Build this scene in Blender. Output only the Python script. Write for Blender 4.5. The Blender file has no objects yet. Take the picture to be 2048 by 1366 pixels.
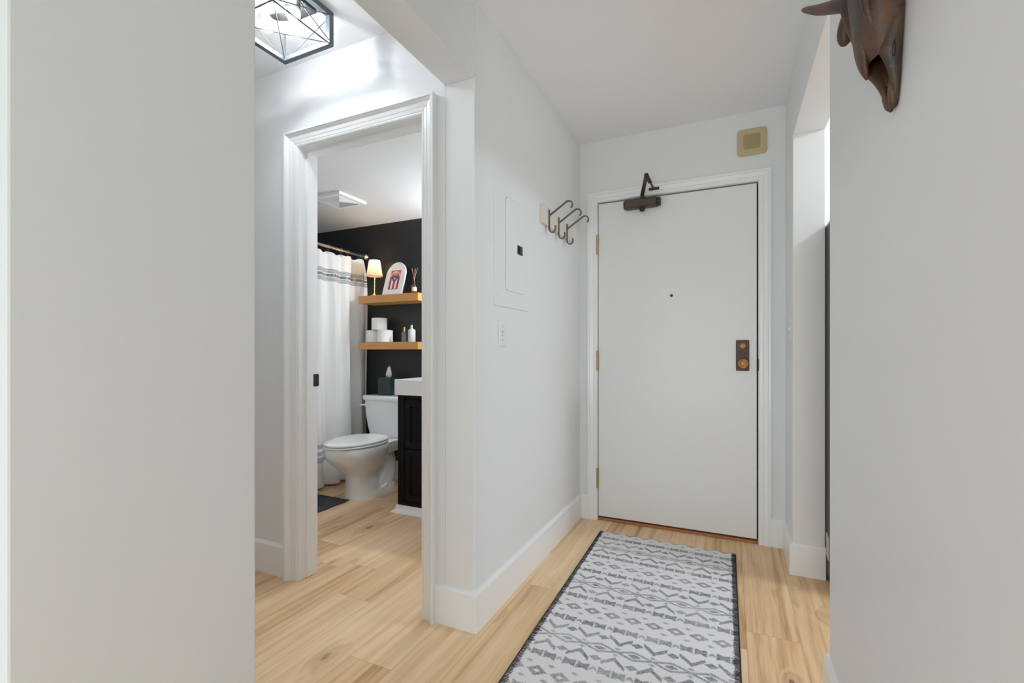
import bpy, bmesh, math, random
from mathutils import Vector, Matrix, noise as mnoise
random.seed(7)
R = math.radians
SC = bpy.context.scene
C = SC.collection

# ------------------------------------------------------------------ camera
cam_data = bpy.data.cameras.new('camera')
cam = bpy.data.objects.new('camera', cam_data)
C.objects.link(cam)
cam.location = (0, 0, 1.0909)
cam.rotation_euler = (R(90), 0, R(25.0086))
cam_data.sensor_width = 36
cam_data.lens = 937.16 / 2048 * 36
cam_data.shift_y = (704.18 - 683) / 2048
cam_data.clip_start = .02
SC.camera = cam

# ------------------------------------------------------------------ world, exposure
SC.view_settings.view_transform = 'Standard'
SC.view_settings.look = 'None'
SC.view_settings.gamma = 1
SC.view_settings.use_curve_mapping = False
SC.view_settings.exposure = .18
SC.cycles.max_bounces = 14
SC.cycles.diffuse_bounces = 8
W = bpy.data.worlds.new('world')
SC.world = W
W.use_nodes = True
W.node_tree.nodes['Background'].inputs[0].default_value = (.8, .9, 1, 1)
W.node_tree.nodes['Background'].inputs[1].default_value = .3

# ------------------------------------------------------------------ lights of the place, plus added fill
def area(name, loc, rot, sx, sy, power, color=(1, 1, 1)):
    d = bpy.data.lights.new(name, 'AREA')
    d.shape = 'RECTANGLE'; d.size = sx; d.size_y = sy; d.energy = power; d.color = color
    o = bpy.data.objects.new(name, d); C.objects.link(o)
    o.location = loc; o.rotation_euler = [R(a) for a in rot]
    return o
def point(name, loc, power, radius=.03, color=(1, 1, 1)):
    d = bpy.data.lights.new(name, 'POINT')
    d.energy = power; d.shadow_soft_size = radius; d.color = color
    o = bpy.data.objects.new(name, d); C.objects.link(o); o.location = loc
    return o
# fill added behind the camera, standing in for unseen living room windows
area('area_fill', (-.75, -4.42, 1.15), (90, 0, 0), 2.2, 2.0, 26, (.78, .92, 1))
area('area_fill', (-4.9, -2.2, 1.35), (90, 0, -90), 3.0, 1.9, 18, (.78, .92, 1))
# unseen area light added in the kitchen to brighten the entry
area('area_fill', (2.92, 2.2, 1.2), (90, 0, 90), .9, 1.2, 17, (.85, .94, 1))
# invented soft point light, low behind the camera, lifts walls and ceiling
point('low_fill', (-.50, -1.6, .75), 35, .2, (.79, .925, 1))
# ceiling lamp of the kitchen, right of the entry
point('kitchen_lamp', (1.42, 2.30, 2.37), 26, .045, (.86, .95, 1))
# bulbs of the vanity light, right of the shelves
for bx in (-1.72, -1.50, -1.28):
    point('vanity_bulb', (bx, 3.12, 1.86), 10.5, .035, (.92, .97, 1))

# ------------------------------------------------------------------ helpers
def bm_new(): return bmesh.new()

def box(bm, x0, x1, y0, y1, z0, z1):
    v = [bm.verts.new((x, y, z)) for x in (x0, x1) for y in (y0, y1) for z in (z0, z1)]
    for f in ((0, 1, 3, 2), (4, 6, 7, 5), (0, 4, 5, 1), (2, 3, 7, 6), (0, 2, 6, 4), (1, 5, 7, 3)):
        bm.faces.new([v[i] for i in f])
    return v

def loft(bm, rings, cap=True, closed=True):
    rs = [[bm.verts.new(p) for p in r] for r in rings]
    n = len(rs[0])
    for a, b in zip(rs, rs[1:]):
        for i in range(n if closed else n - 1):
            j = (i + 1) % n
            bm.faces.new((a[i], a[j], b[j], b[i]))
    if cap and closed:
        bm.faces.new(list(reversed(rs[0]))); bm.faces.new(rs[-1])
    return rs

def circ(c, r, n=20, axis=(0, 0, 1), ry=None):
    ax = Vector(axis).normalized()
    t = Vector((1, 0, 0)) if abs(ax.x) < .9 else Vector((0, 1, 0))
    u = ax.cross(t).normalized(); w = ax.cross(u)
    c = Vector(c); ry = r if ry is None else ry
    return [c + u * (r * math.cos(2 * math.pi * i / n)) + w * (ry * math.sin(2 * math.pi * i / n)) for i in range(n)]

def lathe(bm, c, prof, n=24, axis=(0, 0, 1)):
    """prof: (radius, distance along the axis)"""
    ax = Vector(axis).normalized()
    loft(bm, [circ(Vector(c) + ax * h, max(r, 1e-4), n, ax) for r, h in prof])

def cyl(bm, p0, p1, r0, r1=None, n=16):
    p0, p1 = Vector(p0), Vector(p1)
    ax = p1 - p0
    loft(bm, [circ(p0, r0, n, ax), circ(p1, r0 if r1 is None else r1, n, ax)])

def tube(bm, pts, rad, n=10, flat=None, up=(0, 0, 1)):
    """tube along pts; rad number or list; flat=(w,t) gives a strap, w measured along up"""
    pts = [Vector(p) for p in pts]
    if not isinstance(rad, (list, tuple)): rad = [rad] * len(pts)
    upv = Vector(up); rings = []; prev = None
    for i, p in enumerate(pts):
        a = pts[max(0, i - 1)]; b = pts[min(len(pts) - 1, i + 1)]
        t = (b - a).normalized()
        if flat:
            w = upv.normalized(); s = t.cross(w).normalized()
            hw, ht = flat[0] / 2, flat[1] / 2
            rings.append([p + w * hw + s * ht, p - w * hw + s * ht, p - w * hw - s * ht, p + w * hw - s * ht])
        else:
            if prev is None:
                ref = upv if abs(t.dot(upv)) < .95 else Vector((1, 0, 0))
                u = t.cross(ref).normalized()
            else:
                u = (prev - t * prev.dot(t)).normalized()
            prev = u; w = t.cross(u)
            rings.append([p + u * (rad[i] * math.cos(2 * math.pi * k / n)) + w * (rad[i] * math.sin(2 * math.pi * k / n)) for k in range(n)])
    loft(bm, rings)

def prism(bm, poly, d0, d1, axis='y'):
    def P(a, b, d): return {'y': (a, d, b), 'x': (d, a, b), 'z': (a, b, d)}[axis]
    loft(bm, [[P(a, b, d0) for a, b in poly], [P(a, b, d1) for a, b in poly]])

def rrect(cx, cy, hx, hy, r, z, n=5):
    pts = []
    for sx, sy, a0 in ((1, 1, 0), (-1, 1, 90), (-1, -1, 180), (1, -1, 270)):
        for k in range(n + 1):
            a = R(a0 + 90 * k / n)
            pts.append((cx + sx * (hx - r) + r * math.cos(a), cy + sy * (hy - r) + r * math.sin(a), z))
    return pts

def arc(c, r, a0, a1, n=8):
    return [(c[0] + r * math.cos(R(a0 + (a1 - a0) * k / n)), c[1] + r * math.sin(R(a0 + (a1 - a0) * k / n))) for k in range(n + 1)]

def obj(name, bm, mat, parent=None, smooth=False, bevel=0, seg=2, sub=0, kind=None, label=None):
    bmesh.ops.recalc_face_normals(bm, faces=bm.faces[:])
    me = bpy.data.meshes.new(name)
    if parent is not None:
        off = Vector(parent['_org'])
        bmesh.ops.translate(bm, verts=bm.verts[:], vec=-off)
    bm.to_mesh(me); bm.free()
    if mat: me.materials.append(mat)
    if smooth:
        me.polygons.foreach_set('use_smooth', [True] * len(me.polygons))
        if smooth != 'all' and hasattr(me, 'set_sharp_from_angle'):
            me.set_sharp_from_angle(angle=R(40))
    o = bpy.data.objects.new(name, me); C.objects.link(o)
    if parent is not None:
        o.parent = parent; o['_org'] = parent['_org']
    else:
        o['_org'] = (0.0, 0.0, 0.0)
    if bevel:
        m = o.modifiers.new('bevel', 'BEVEL'); m.width = bevel; m.segments = seg
        m.limit_method = 'ANGLE'; m.angle_limit = R(40)
    if sub:
        m = o.modifiers.new('sub', 'SUBSURF'); m.levels = sub; m.render_levels = sub
    if kind: o['kind'] = kind
    if label: o['label'] = label
    return o

def thing(name, label, cat, loc, group=None):
    o = bpy.data.objects.new(name, None); C.objects.link(o)
    o.location = loc; o['_org'] = tuple(loc); o.empty_display_size = .05
    o['label'] = label; o['category'] = cat
    if group: o['group'] = group
    return o

def tag(o, label, cat, group=None):
    o['label'] = label; o['category'] = cat
    if group: o['group'] = group
    return o

def dup(root, delta, label, group=None):
    r = root.copy(); C.objects.link(r); r.location = root.location + Vector(delta); r['label'] = label
    if group: r['group'] = group
    for ch in list(root.children):
        c = ch.copy(); C.objects.link(c); c.parent = r
        for g in list(ch.children):
            d = g.copy(); C.objects.link(d); d.parent = c
    return r

# ------------------------------------------------------------------ materials
class NT:
    def __init__(s, name):
        s.m = bpy.data.materials.new(name); s.m.use_nodes = True
        s.t = s.m.node_tree; s.p = s.t.nodes['Principled BSDF']; s.out = s.t.nodes['Material Output']
    def n(s, typ, ins=None, **props):
        nd = s.t.nodes.new(typ)
        for k, v in props.items(): setattr(nd, k, v)
        for k, v in (ins or {}).items(): s.set(nd.inputs[k], v)
        return nd
    def set(s, sock, v):
        if isinstance(v, bpy.types.NodeSocket): s.t.links.new(v, sock)
        else: sock.default_value = v
    def math(s, op, a, b=0, clamp=False):
        nd = s.n('ShaderNodeMath', operation=op, use_clamp=clamp)
        s.set(nd.inputs[0], a); s.set(nd.inputs[1], b)
        return nd.outputs[0]
    def mix(s, f, a, b):
        nd = s.n('ShaderNodeMix', data_type='RGBA')
        s.set(nd.inputs[0], f)
        s.set(nd.inputs[6], a); s.set(nd.inputs[7], b)
        return nd.outputs[2]
    def noise(s, vec, scale, detail=3, rough=.5, dist=0):
        nd = s.n('ShaderNodeTexNoise', {'Scale': scale, 'Detail': detail, 'Roughness': rough, 'Distortion': dist})
        if vec is not None: s.t.links.new(vec, nd.inputs['Vector'])
        return nd.outputs['Fac']
    def mapping(s, vec, scale=(1, 1, 1), loc=(0, 0, 0)):
        nd = s.n('ShaderNodeMapping', {'Scale': scale, 'Location': loc}); s.t.links.new(vec, nd.inputs['Vector'])
        return nd.outputs[0]
    def smooth(s, v, a, b, lo=0, hi=1):
        nd = s.n('ShaderNodeMapRange', interpolation_type='SMOOTHSTEP')
        for i, x in enumerate((v, a, b, lo, hi)): s.set(nd.inputs[i], x)
        return nd.outputs[0]
    def bump(s, h, strength=.2, dist=.002):
        nd = s.n('ShaderNodeBump', {'Strength': strength, 'Distance': dist, 'Height': h})
        s.t.links.new(nd.outputs[0], s.p.inputs['Normal'])
    def coord(s): return s.n('ShaderNodeTexCoord').outputs['Object']

def lin(r, g, b):
    f = lambda c: (c / 255 / 12.92) if c <= 10 else ((c / 255 + .055) / 1.055) ** 2.4
    return (f(r), f(g), f(b), 1)

def simple(name, col, rough=.5, metal=0, bump=0, bscale=60, vary=0, coat=0, spec=None):
    t = NT(name); p = t.p
    p.inputs['Roughness'].default_value = rough; p.inputs['Metallic'].default_value = metal
    c = t.coord()
    if vary:
        f = t.noise(c, bscale * .4, 4)
        a = tuple(x * (1 - vary) for x in col[:3]) + (1,); b = tuple(min(1, x * (1 + vary)) for x in col[:3]) + (1,)
        t.set(p.inputs['Base Color'], t.mix(f, a, b))
    else:
        p.inputs['Base Color'].default_value = col
    if bump: t.bump(t.noise(c, bscale, 3), bump, .002)
    if coat: p.inputs['Coat Weight'].default_value = coat
    if spec is not None: p.inputs['Specular IOR Level'].default_value = spec
    return t.m

def paint(name, col, rough=.42):
    t = NT(name); c = t.coord()
    f = t.noise(c, 2.2, 3)
    a = tuple(x * .985 for x in col[:3]) + (1,)
    t.set(t.p.inputs['Base Color'], t.mix(f, a, col))
    t.p.inputs['Roughness'].default_value = rough
    t.p.inputs['Specular IOR Level'].default_value = .35
    t.bump(t.noise(c, 140, 3, .6), .12, .0012)
    return t.m

M = {}
M['wall'] = paint('wall_paint', (.82, .83, .842, 1))
M['ceil'] = paint('ceiling_paint', (.885, .897, .912, 1), .6)
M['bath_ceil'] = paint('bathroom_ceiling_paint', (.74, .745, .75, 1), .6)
M['trim'] = simple('trim_paint', (.895, .904, .914, 1), .28, bump=.02, bscale=30)
M['door'] = simple('door_paint', (.835, .842, .85, 1), .35, bump=.06, bscale=24)
M['black_wall'] = paint('black_wall_paint', lin(40, 42, 44), .38)
M['bronze'] = simple('dark_bronze', lin(70, 62, 56), .42, .75, .05, 200)
M['closer'] = simple('closer_bronze', lin(86, 77, 69), .45, .4, .04, 200)
M['lock'] = simple('aged_bronze', lin(76, 61, 52), .42, .6, .1, 120, .25)
M['brass'] = simple('aged_brass', lin(166, 122, 72), .38, .8, .08, 90, .35)
M['hinge'] = simple('hinge_brass', lin(190, 155, 90), .35, .85, .05, 150, .3)
M['iron'] = simple('grey_iron', lin(112, 106, 100), .45, .6, .08, 160, .1)
M['beige'] = simple('beige_board', lin(222, 214, 202), .5)
M['cream'] = simple('cream_plastic', lin(196, 180, 142), .5)
M['cream_dark'] = simple('cream_grille', lin(186, 168, 124), .6)
M['black'] = simple('black_plastic', (.012, .012, .013, 1), .4)
M['shadow_gap'] = simple('gap_shade_black', (.012, .009, .007, 1), .7)  # near-black that stands in for the shade in narrow gaps
M['switch'] = simple('switch_plastic', (.80, .80, .80, 1), .3)
M['fridge'] = simple('taupe_enamel', lin(66, 57, 52), .55, 0, .02, 100)
M['grey_plastic'] = simple('grey_plastic', lin(190, 186, 180), .5)
M['gold'] = simple('polished_gold', (.95, .66, .22, 1), .22, 1)
M['nickel'] = simple('brushed_nickel', (.66, .60, .53, 1), .28, 1)
M['chrome'] = simple('chrome', (.85, .85, .86, 1), .12, 1)
M['ceramic'] = simple('white_porcelain', (.86, .89, .89, 1), .12, coat=.5)
M['seat'] = simple('white_seat_plastic', (.86, .875, .88, 1), .18)
M['vanity'] = simple('black_lacquer', (.003, .003, .0035, 1), .3, spec=.2)
M['counter'] = simple('white_counter', (.85, .85, .86, 1), .2)
M['paper'] = simple('toilet_paper', (.88, .88, .87, 1), .9, 0, .25, 300)
M['card'] = simple('cardboard', lin(150, 120, 90), .9)
M['tissue_box'] = simple('dark_leather_box', lin(44, 54, 60), .4, 0, .1, 200)
M['frame_steel'] = simple('slate_steel', lin(96, 104, 112), .5, .2)
M['plate_steel'] = simple('slate_plate', lin(26, 28, 30), .7)
M['socket'] = simple('socket_grey', lin(110, 112, 114), .5, .3)
M['white_metal'] = simple('white_metal', (.82, .83, .83, 1), .35)
M['red'] = simple('flag_red', lin(190, 40, 50), .5)
M['orange'] = simple('arch_orange', lin(224, 92, 50), .5)
M['blue'] = simple('flag_blue', lin(50, 88, 140), .5)
M['art_white'] = simple('art_white', (.84, .84, .84, 1), .45)
M['ink'] = simple('art_ink', lin(70, 70, 66), .6)
M['reed'] = simple('reed_wood', lin(190, 145, 95), .7)
M['amber'] = simple('amber_glass', lin(62, 44, 40), .1, 0, coat=.5)
M['label'] = simple('cream_label', lin(205, 195, 165), .6)
M['grey_label'] = simple('grey_print', lin(120, 122, 125), .6)
M['bottle_white'] = simple('frosted_bottle', lin(206, 210, 208), .25)
M['threshold'] = simple('threshold_wood', lin(170, 112, 68), .5, 0, .1, 60, .15)
M['stitch'] = simple('black_yarn', lin(52, 54, 58), .9)

def glassy(name, tint, rough=.02, clear=.85, glow=0):
    t = NT(name)
    tr = t.n('ShaderNodeBsdfTransparent', {'Color': tint})
    gl = t.n('ShaderNodeBsdfGlossy', {'Color': (1, 1, 1, 1), 'Roughness': rough})
    lw = t.n('ShaderNodeLayerWeight', {'Blend': .25})
    f = t.math('ADD', t.math('MULTIPLY', lw.outputs['Facing'], .55), 1 - clear - .1, True)
    mx = t.n('ShaderNodeMixShader')
    t.set(mx.inputs[0], f); t.set(mx.inputs[1], tr.outputs[0]); t.set(mx.inputs[2], gl.outputs[0])
    last = mx.outputs[0]
    if glow:      # a lit bulb: its glass glows
        em = t.n('ShaderNodeEmission', {'Color': (1, .97, .93, 1)})
        t.set(em.inputs['Strength'], t.math('MULTIPLY', t.math('POWER', t.math('SUBTRACT', 1, lw.outputs['Facing']), 2.0), glow))
        ad = t.n('ShaderNodeAddShader'); t.set(ad.inputs[0], last); t.set(ad.inputs[1], em.outputs[0]); last = ad.outputs[0]
    t.t.links.new(last, t.out.inputs['Surface'])
    return t.m
M['glass'] = glassy('clear_bulb_glass', (.97, .97, .97, 1), glow=.8)
M['perfume'] = glassy('perfume_glass', (.55, .58, .60, 1), .05, .8)

def emit(name, col, s):
    t = NT(name); t.p.inputs['Base Color'].default_value = col
    t.p.inputs['Emission Color'].default_value = col; t.p.inputs['Emission Strength'].default_value = s
    return t.m
M['filament'] = emit('glowing_filament', (1, .95, .86, 1), 60)

def shade_mat():
    t = NT('pleated_lamp_shade')
    df = t.n('ShaderNodeBsdfDiffuse', {'Color': (.85, .74, .60, 1)})
    tl = t.n('ShaderNodeBsdfTranslucent', {'Color': (.95, .80, .62, 1)})
    mx = t.n('ShaderNodeMixShader', {0: .55})
    t.t.links.new(df.outputs[0], mx.inputs[1]); t.t.links.new(tl.outputs[0], mx.inputs[2])
    t.t.links.new(mx.outputs[0], t.out.inputs['Surface'])
    return t.m
M['shade'] = shade_mat()

def floor_mat():
    t = NT('oak_plank_floor')
    uv = t.n('ShaderNodeUVMap', uv_map='plank').outputs[0]
    pid = t.n('ShaderNodeAttribute', attribute_name='pid').outputs['Fac']
    sx = t.n('ShaderNodeSeparateXYZ'); t.t.links.new(uv, sx.inputs[0])
    x, y = sx.outputs[0], sx.outputs[1]
    off = t.math('MULTIPLY', pid, 91.7)
    cb = t.n('ShaderNodeCombineXYZ'); t.set(cb.inputs[0], x); t.set(cb.inputs[1], y); t.set(cb.inputs[2], off)
    v = cb.outputs[0]
    # knots
    kv = t.mapping(v, (7.0, 3.4, 1))
    vo = t.n('ShaderNodeTexVoronoi', {'Scale': 1.0, 'Randomness': 1.0}, voronoi_dimensions='3D')
    t.t.links.new(kv, vo.inputs['Vector'])
    d = vo.outputs['Distance']
    vc = t.n('ShaderNodeSeparateColor'); t.t.links.new(vo.outputs['Color'], vc.inputs[0])
    few = t.math('GREATER_THAN', vc.outputs[0], .70)            # only some cells carry a knot
    size = t.math('ADD', .6, t.math('MULTIPLY', vc.outputs[1], .8))
    dk = t.math('DIVIDE', d, size)
    kn = t.math('MULTIPLY', few, t.math('SUBTRACT', 1, t.smooth(dk, .06, .40)))     # halo round the knot
    core = t.math('MULTIPLY', few, t.math('SUBTRACT', 1, t.smooth(dk, .045, .10)))
    # cathedral grain
    n1 = t.noise(t.mapping(v, (9, .75, 1)), 1, 3, .55)
    ph = t.math('ADD', t.math('MULTIPLY', x, 70), t.math('MULTIPLY', n1, 24))
    ph = t.math('ADD', ph, t.math('MULTIPLY', kn, 9))
    ph = t.math('ADD', ph, t.math('MULTIPLY', t.noise(t.mapping(v, (40, 3, 1)), 1, 2), 3))
    ring = t.math('ADD', t.math('MULTIPLY', t.math('SINE', ph), .5), .5)
    fib = t.noise(t.mapping(v, (330, 7, 1)), 1, 4, .65)
    streak = t.noise(t.mapping(v, (34, 1.1, 1)), 1, 4, .6)
    broad = t.noise(t.mapping(v, (5, .9, 1)), 1, 2)
    f = t.math('ADD', t.math('MULTIPLY', ring, .13), t.math('MULTIPLY', fib, .33))
    f = t.math('ADD', f, t.math('MULTIPLY', streak, .62))
    f = t.math('ADD', f, t.math('MULTIPLY', broad, .34))
    f = t.math('ADD', f, t.math('MULTIPLY', t.math('SUBTRACT', pid, .5), .22))
    cr = t.n('ShaderNodeValToRGB'); t.set(cr.inputs[0], f)
    e = cr.color_ramp.elements
    e[0].position = .40; e[0].color = lin(182, 138, 94)
    e[1].position = .94; e[1].color = lin(250, 221, 182)
    m = e.new(.63); m.color = lin(231, 193, 148)
    col = cr.outputs[0]
    col = t.mix(t.math('MULTIPLY', kn, .38), col, lin(170, 128, 86))
    speck = t.smooth(t.noise(t.mapping(v, (60, 22, 1)), 1, 3), .42, .62)
    col = t.mix(t.math('MULTIPLY', core, t.math('ADD', .45, t.math('MULTIPLY', speck, .4))), col, lin(92, 62, 38))
    seam = t.n('ShaderNodeAttribute', attribute_name='plank_size')
    # seam lines from the plank's own edges
    ex = t.math('MINIMUM', x, t.math('SUBTRACT', .185, x))
    yy = t.n('ShaderNodeSeparateXYZ'); t.t.links.new(t.n('ShaderNodeUVMap', uv_map='ends').outputs[0], yy.inputs[0])
    ey = t.math('MINIMUM', yy.outputs[0], yy.outputs[1])
    sm = t.math('SUBTRACT', 1, t.smooth(t.math('MINIMUM', ex, ey), .0004, .0014))
    col = t.mix(t.math('MULTIPLY', sm, .42), col, lin(110, 78, 50))
    t.t.nodes.remove(seam)
    t.set(t.p.inputs['Base Color'], col)
    t.set(t.p.inputs['Roughness'], t.math('ADD', .36, t.math('MULTIPLY', fib, .16)))
    t.p.inputs['Specular IOR Level'].default_value = .4
    t.bump(t.math('SUBTRACT', t.math('MULTIPLY', fib, .25), sm), .25, .0008)
    return t.m
M['floor'] = floor_mat()

def oak_mat(name, a, b, axis):
    t = NT(name); c = t.coord()
    sc = [90, 90, 90]; sc[axis] = 4
    f = t.noise(t.mapping(c, sc), 1, 4, .6)
    g = t.noise(t.mapping(c, [s_ / 6 for s_ in sc]), 1, 2)
    t.set(t.p.inputs['Base Color'], t.mix(t.math('ADD', t.math('MULTIPLY', f, .7), t.math('MULTIPLY', g, .3)), a, b))
    t.p.inputs['Roughness'].default_value = .45
    return t.m
M['oak'] = oak_mat('honey_oak', lin(188, 128, 62), lin(222, 168, 98), 0)

def rug_mat():
    t = NT('woven_runner')
    pat = t.n('ShaderNodeAttribute', attribute_name='pattern').outputs['Fac']
    c = t.coord()
    big = t.noise(c, 5.5, 3); mid = t.noise(t.mapping(c, (60, 210, 1)), 1, 3, .7); fine = t.noise(c, 420, 2, .7)
    wear = t.smooth(big, .32, .55, .70, 1)
    thr = t.smooth(t.math('ADD', t.math('MULTIPLY', mid, .55), t.math('MULTIPLY', fine, .45)), .36, .58, 0, 1)
    k = t.math('MULTIPLY', t.math('MULTIPLY', pat, wear), t.math('SUBTRACT', 1, t.math('MULTIPLY', thr, .55)))
    base = t.mix(t.math('ADD', t.math('MULTIPLY', fine, .6), t.math('MULTIPLY', mid, .4)), lin(226, 222, 225), lin(252, 250, 252))
    base = t.mix(t.math('MULTIPLY', t.smooth(mid, .55, .72), .22), base, lin(165, 163, 172))
    t.set(t.p.inputs['Base Color'], t.mix(k, base, lin(44, 48, 64)))
    t.p.inputs['Roughness'].default_value = .95; t.p.inputs['Specular IOR Level'].default_value = .1
    t.bump(t.math('ADD', fine, mid), .5, .002)
    return t.m
M['rug'] = rug_mat()

def curtain_mat():
    t = NT('striped_linen_curtain')
    c = t.n('ShaderNodeNewGeometry').outputs['Position']
    s = t.n('ShaderNodeSeparateXYZ'); t.t.links.new(c, s.inputs[0]); z = s.outputs[2]
    def band(z0, z1): return t.math('MULTIPLY', t.smooth(z, z0, z0 + .003), t.math('SUBTRACT', 1, t.smooth(z, z1 - .003, z1)))
    thin = t.smooth(t.math('SINE', t.math('MULTIPLY', z, 2 * math.pi / .0085)), -.55, .1)
    tot = None
    for z0, z1, k in ((1.730, 1.768, .85), (1.664, 1.698, .85), (.325, .362, .85), (.272, .305, .85), (.214, .262, .85)):
        b = t.math('MULTIPLY', t.math('MULTIPLY', band(z0, z1), thin), k)
        tot = b if tot is None else t.math('ADD', tot, b)
    dash = t.smooth(t.noise(t.mapping(c, (3, 45, 3)), 1, 2), .35, .5, .55, 1)
    tot = t.math('ADD', tot, t.math('MULTIPLY', t.math('MULTIPLY', band(1.702, 1.727), dash), .85))
    w = t.noise(t.mapping(c, (1, 380, 60)), 1, 2); w2 = t.noise(t.mapping(c, (1, 60, 380)), 1, 2)
    cloth = t.mix(t.math('MULTIPLY', t.math('ADD', w, w2), .5), (.84, .838, .83, 1), (.94, .94, .935, 1))
    col = t.mix(tot, cloth, lin(92, 98, 106))
    df = t.n('ShaderNodeBsdfDiffuse'); t.set(df.inputs['Color'], col)
    tl = t.n('ShaderNodeBsdfTranslucent'); t.set(tl.inputs['Color'], col)
    mx = t.n('ShaderNodeMixShader', {0: .12})
    t.t.links.new(df.outputs[0], mx.inputs[1]); t.t.links.new(tl.outputs[0], mx.inputs[2])
    t.t.links.new(mx.outputs[0], t.out.inputs['Surface'])
    return t.m
M['curtain'] = curtain_mat()

def skull_mat():
    t = NT('carved_dark_bone')
    c = t.coord()
    a = t.noise(c, 11, 4, .6); b = t.noise(c, 420, 3, .7); d = t.noise(t.mapping(c, (60, 60, 16)), 1, 4, .6)
    col = t.mix(t.smooth(a, .38, .62), lin(52, 42, 36), lin(98, 64, 42))
    col = t.mix(t.math('MULTIPLY', t.smooth(d, .45, .7), .5), col, lin(78, 68, 60))
    col = t.mix(t.math('MULTIPLY', t.smooth(b, .56, .72), .6), col, lin(140, 118, 100))
    t.set(t.p.inputs['Base Color'], col)
    t.p.inputs['Roughness'].default_value = .42
    t.bump(t.math('ADD', t.math('MULTIPLY', b, .4), d), .35, .003)
    return t.m
M['skull'] = skull_mat()

def mat_mat():
    t = NT('charcoal_woven_mat'); c = t.coord()
    w = t.noise(t.mapping(c, (220, 60, 60)), 1, 2); r = t.math('ADD', t.math('MULTIPLY', t.math('SINE', t.math('MULTIPLY', t.n('ShaderNodeSeparateXYZ', {0: c}).outputs[1], 420)), .5), .5)
    f = t.math('ADD', t.math('MULTIPLY', w, .5), t.math('MULTIPLY', r, .5))
    t.set(t.p.inputs['Base Color'], t.mix(f, lin(44, 48, 54), lin(94, 98, 106)))
    t.p.inputs['Roughness'].default_value = .95
    t.bump(f, .6, .004)
    return t.m
M['mat'] = mat_mat()

# ------------------------------------------------------------------ the setting
XL, YB, YD, XR, XR2, YP, ZC, ZH = -.9055, 1.5966, 3.005, .277, .4125, 2.6745, 2.465, 2.163
XLB = XL - .137
ZB = 2.214          # bathroom ceiling
YK = 3.24           # black wall

def struct(name, mat, *boxes, bevel=0):
    bm = bm_new()
    for b in boxes: box(bm, *b)
    return obj(name, bm, mat, kind='structure', bevel=bevel)

# floor: one laminate floor through all rooms, plank by plank
def build_floor():
    bm = bm_new()
    uvl = bm.loops.layers.uv.new('plank'); uve = bm.loops.layers.uv.new('ends')
    pl = bm.faces.layers.float.new('pid')
    w = .185; known = {0: 2.048, -7: 1.28, -9: 1.59, -10: 1.844, -5: 2.03}
    rnd = random.Random(3)
    for k in range(-28, 17):
        x0 = .055 + k * w
        y = known.get(k, rnd.uniform(-1.2, 1.2))
        cuts = [y]
        while cuts[0] > -4.6: cuts.insert(0, cuts[0] - 1.22)
        while cuts[-1] < 3.2: cuts.append(cuts[-1] + 1.22)
        for a, b in zip(cuts, cuts[1:]):
            ya, yb = max(a, -4.6), min(b, 3.3)
            if yb - ya < .001: continue
            vs = [bm.verts.new(p) for p in ((x0, ya, 0), (x0 + w, ya, 0), (x0 + w, yb, 0), (x0, yb, 0))]
            f = bm.faces.new(vs)
            f[pl] = rnd.random()
            for lp in f.loops:
                lp[uvl].uv = (lp.vert.co.x - x0, lp.vert.co.y - a)
                lp[uve].uv = (lp.vert.co.y - a, b - lp.vert.co.y)
    o = obj('floor', bm, M['floor'], kind='structure')
    return o
build_floor()
struct('floor.001', M['shadow_gap'], (-5.1, 3.1, -4.7, 3.4, -.12, -.004))

struct('ceiling', M['ceil'], (-5.1, 3.1, -4.6, 3.34, ZC, ZC + .06))
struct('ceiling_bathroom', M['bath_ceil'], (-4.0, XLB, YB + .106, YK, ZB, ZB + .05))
struct('wall_left', M['wall'], (XLB, XL, YB, YK, 0, ZC), bevel=.003)
DX0, DX1, DZ = -1.862, -1.152, 2.062      # bathroom door opening
struct('wall_bathroom_front', M['wall'], (-4.0, DX0 - .012, YB, YB + .106, 0, ZC), (DX1 + .012, XLB, YB, YB + .106, 0, ZC),
       (DX0 - .012, DX1 + .012, YB, YB + .106, DZ + .012, ZC))
struct('wall_hall_header', M['wall'], (XLB, XL, .666, YB, ZH, ZC), bevel=.003)
struct('wall_living', M['wall'], (-5.0, XL, .291, .666, 0, ZC), bevel=.004)
struct('wall_living_return', M['wall'], (-1.08, -.932, -.7, .291, 0, ZC))
struct('wall_hall_end', M['wall'], (-3.2, -3.1, .666, YB, 0, ZC))
EX0, EX1, EZ = -.784, .1425, 2.0625        # entry door opening
struct('wall_entry', M['wall'], (XL, EX0, YD, YD + .15, 0, ZC), (EX1, XR2, YD, YD + .15, 0, ZC), (EX0, EX1, YD, YD + .15, EZ, ZC))
struct('wall_right_stub', M['wall'], (XR, XR2, YP, YD, 0, ZC), bevel=.003)
struct('wall_right_header', M['wall'], (XR, XR2, 1.725, YP, ZH, ZC), bevel=.003)
struct('wall_right', M['wall'], (XR, XR2, -4.5, 1.725, 0, ZC), bevel=.004)
struct('wall_kitchen_back', M['wall'], (XR2, 3.0, 3.155, 3.25, 0, ZC))
struct('wall_kitchen_right', M['wall'], (3.0, 3.1, -.6, 3.25, 0, ZC))
struct('wall_kitchen_front', M['wall'], (XR2, 3.0, -.7, -.6, 0, ZC))
struct('wall_living_back', M['wall'], (-5.0, XR, -4.6, -4.5, 0, ZC))
struct('wall_living_left', M['wall'], (-5.1, -5.0, -4.6, .291, 0, ZC))
struct('wall_bathroom_back', M['black_wall'], (-4.0, XLB, YK, YK + .1, 0, ZC))
struct('wall_bathroom_left', M['wall'], (-4.1, -4.0, YB, YK + .1, 0, ZC))

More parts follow.
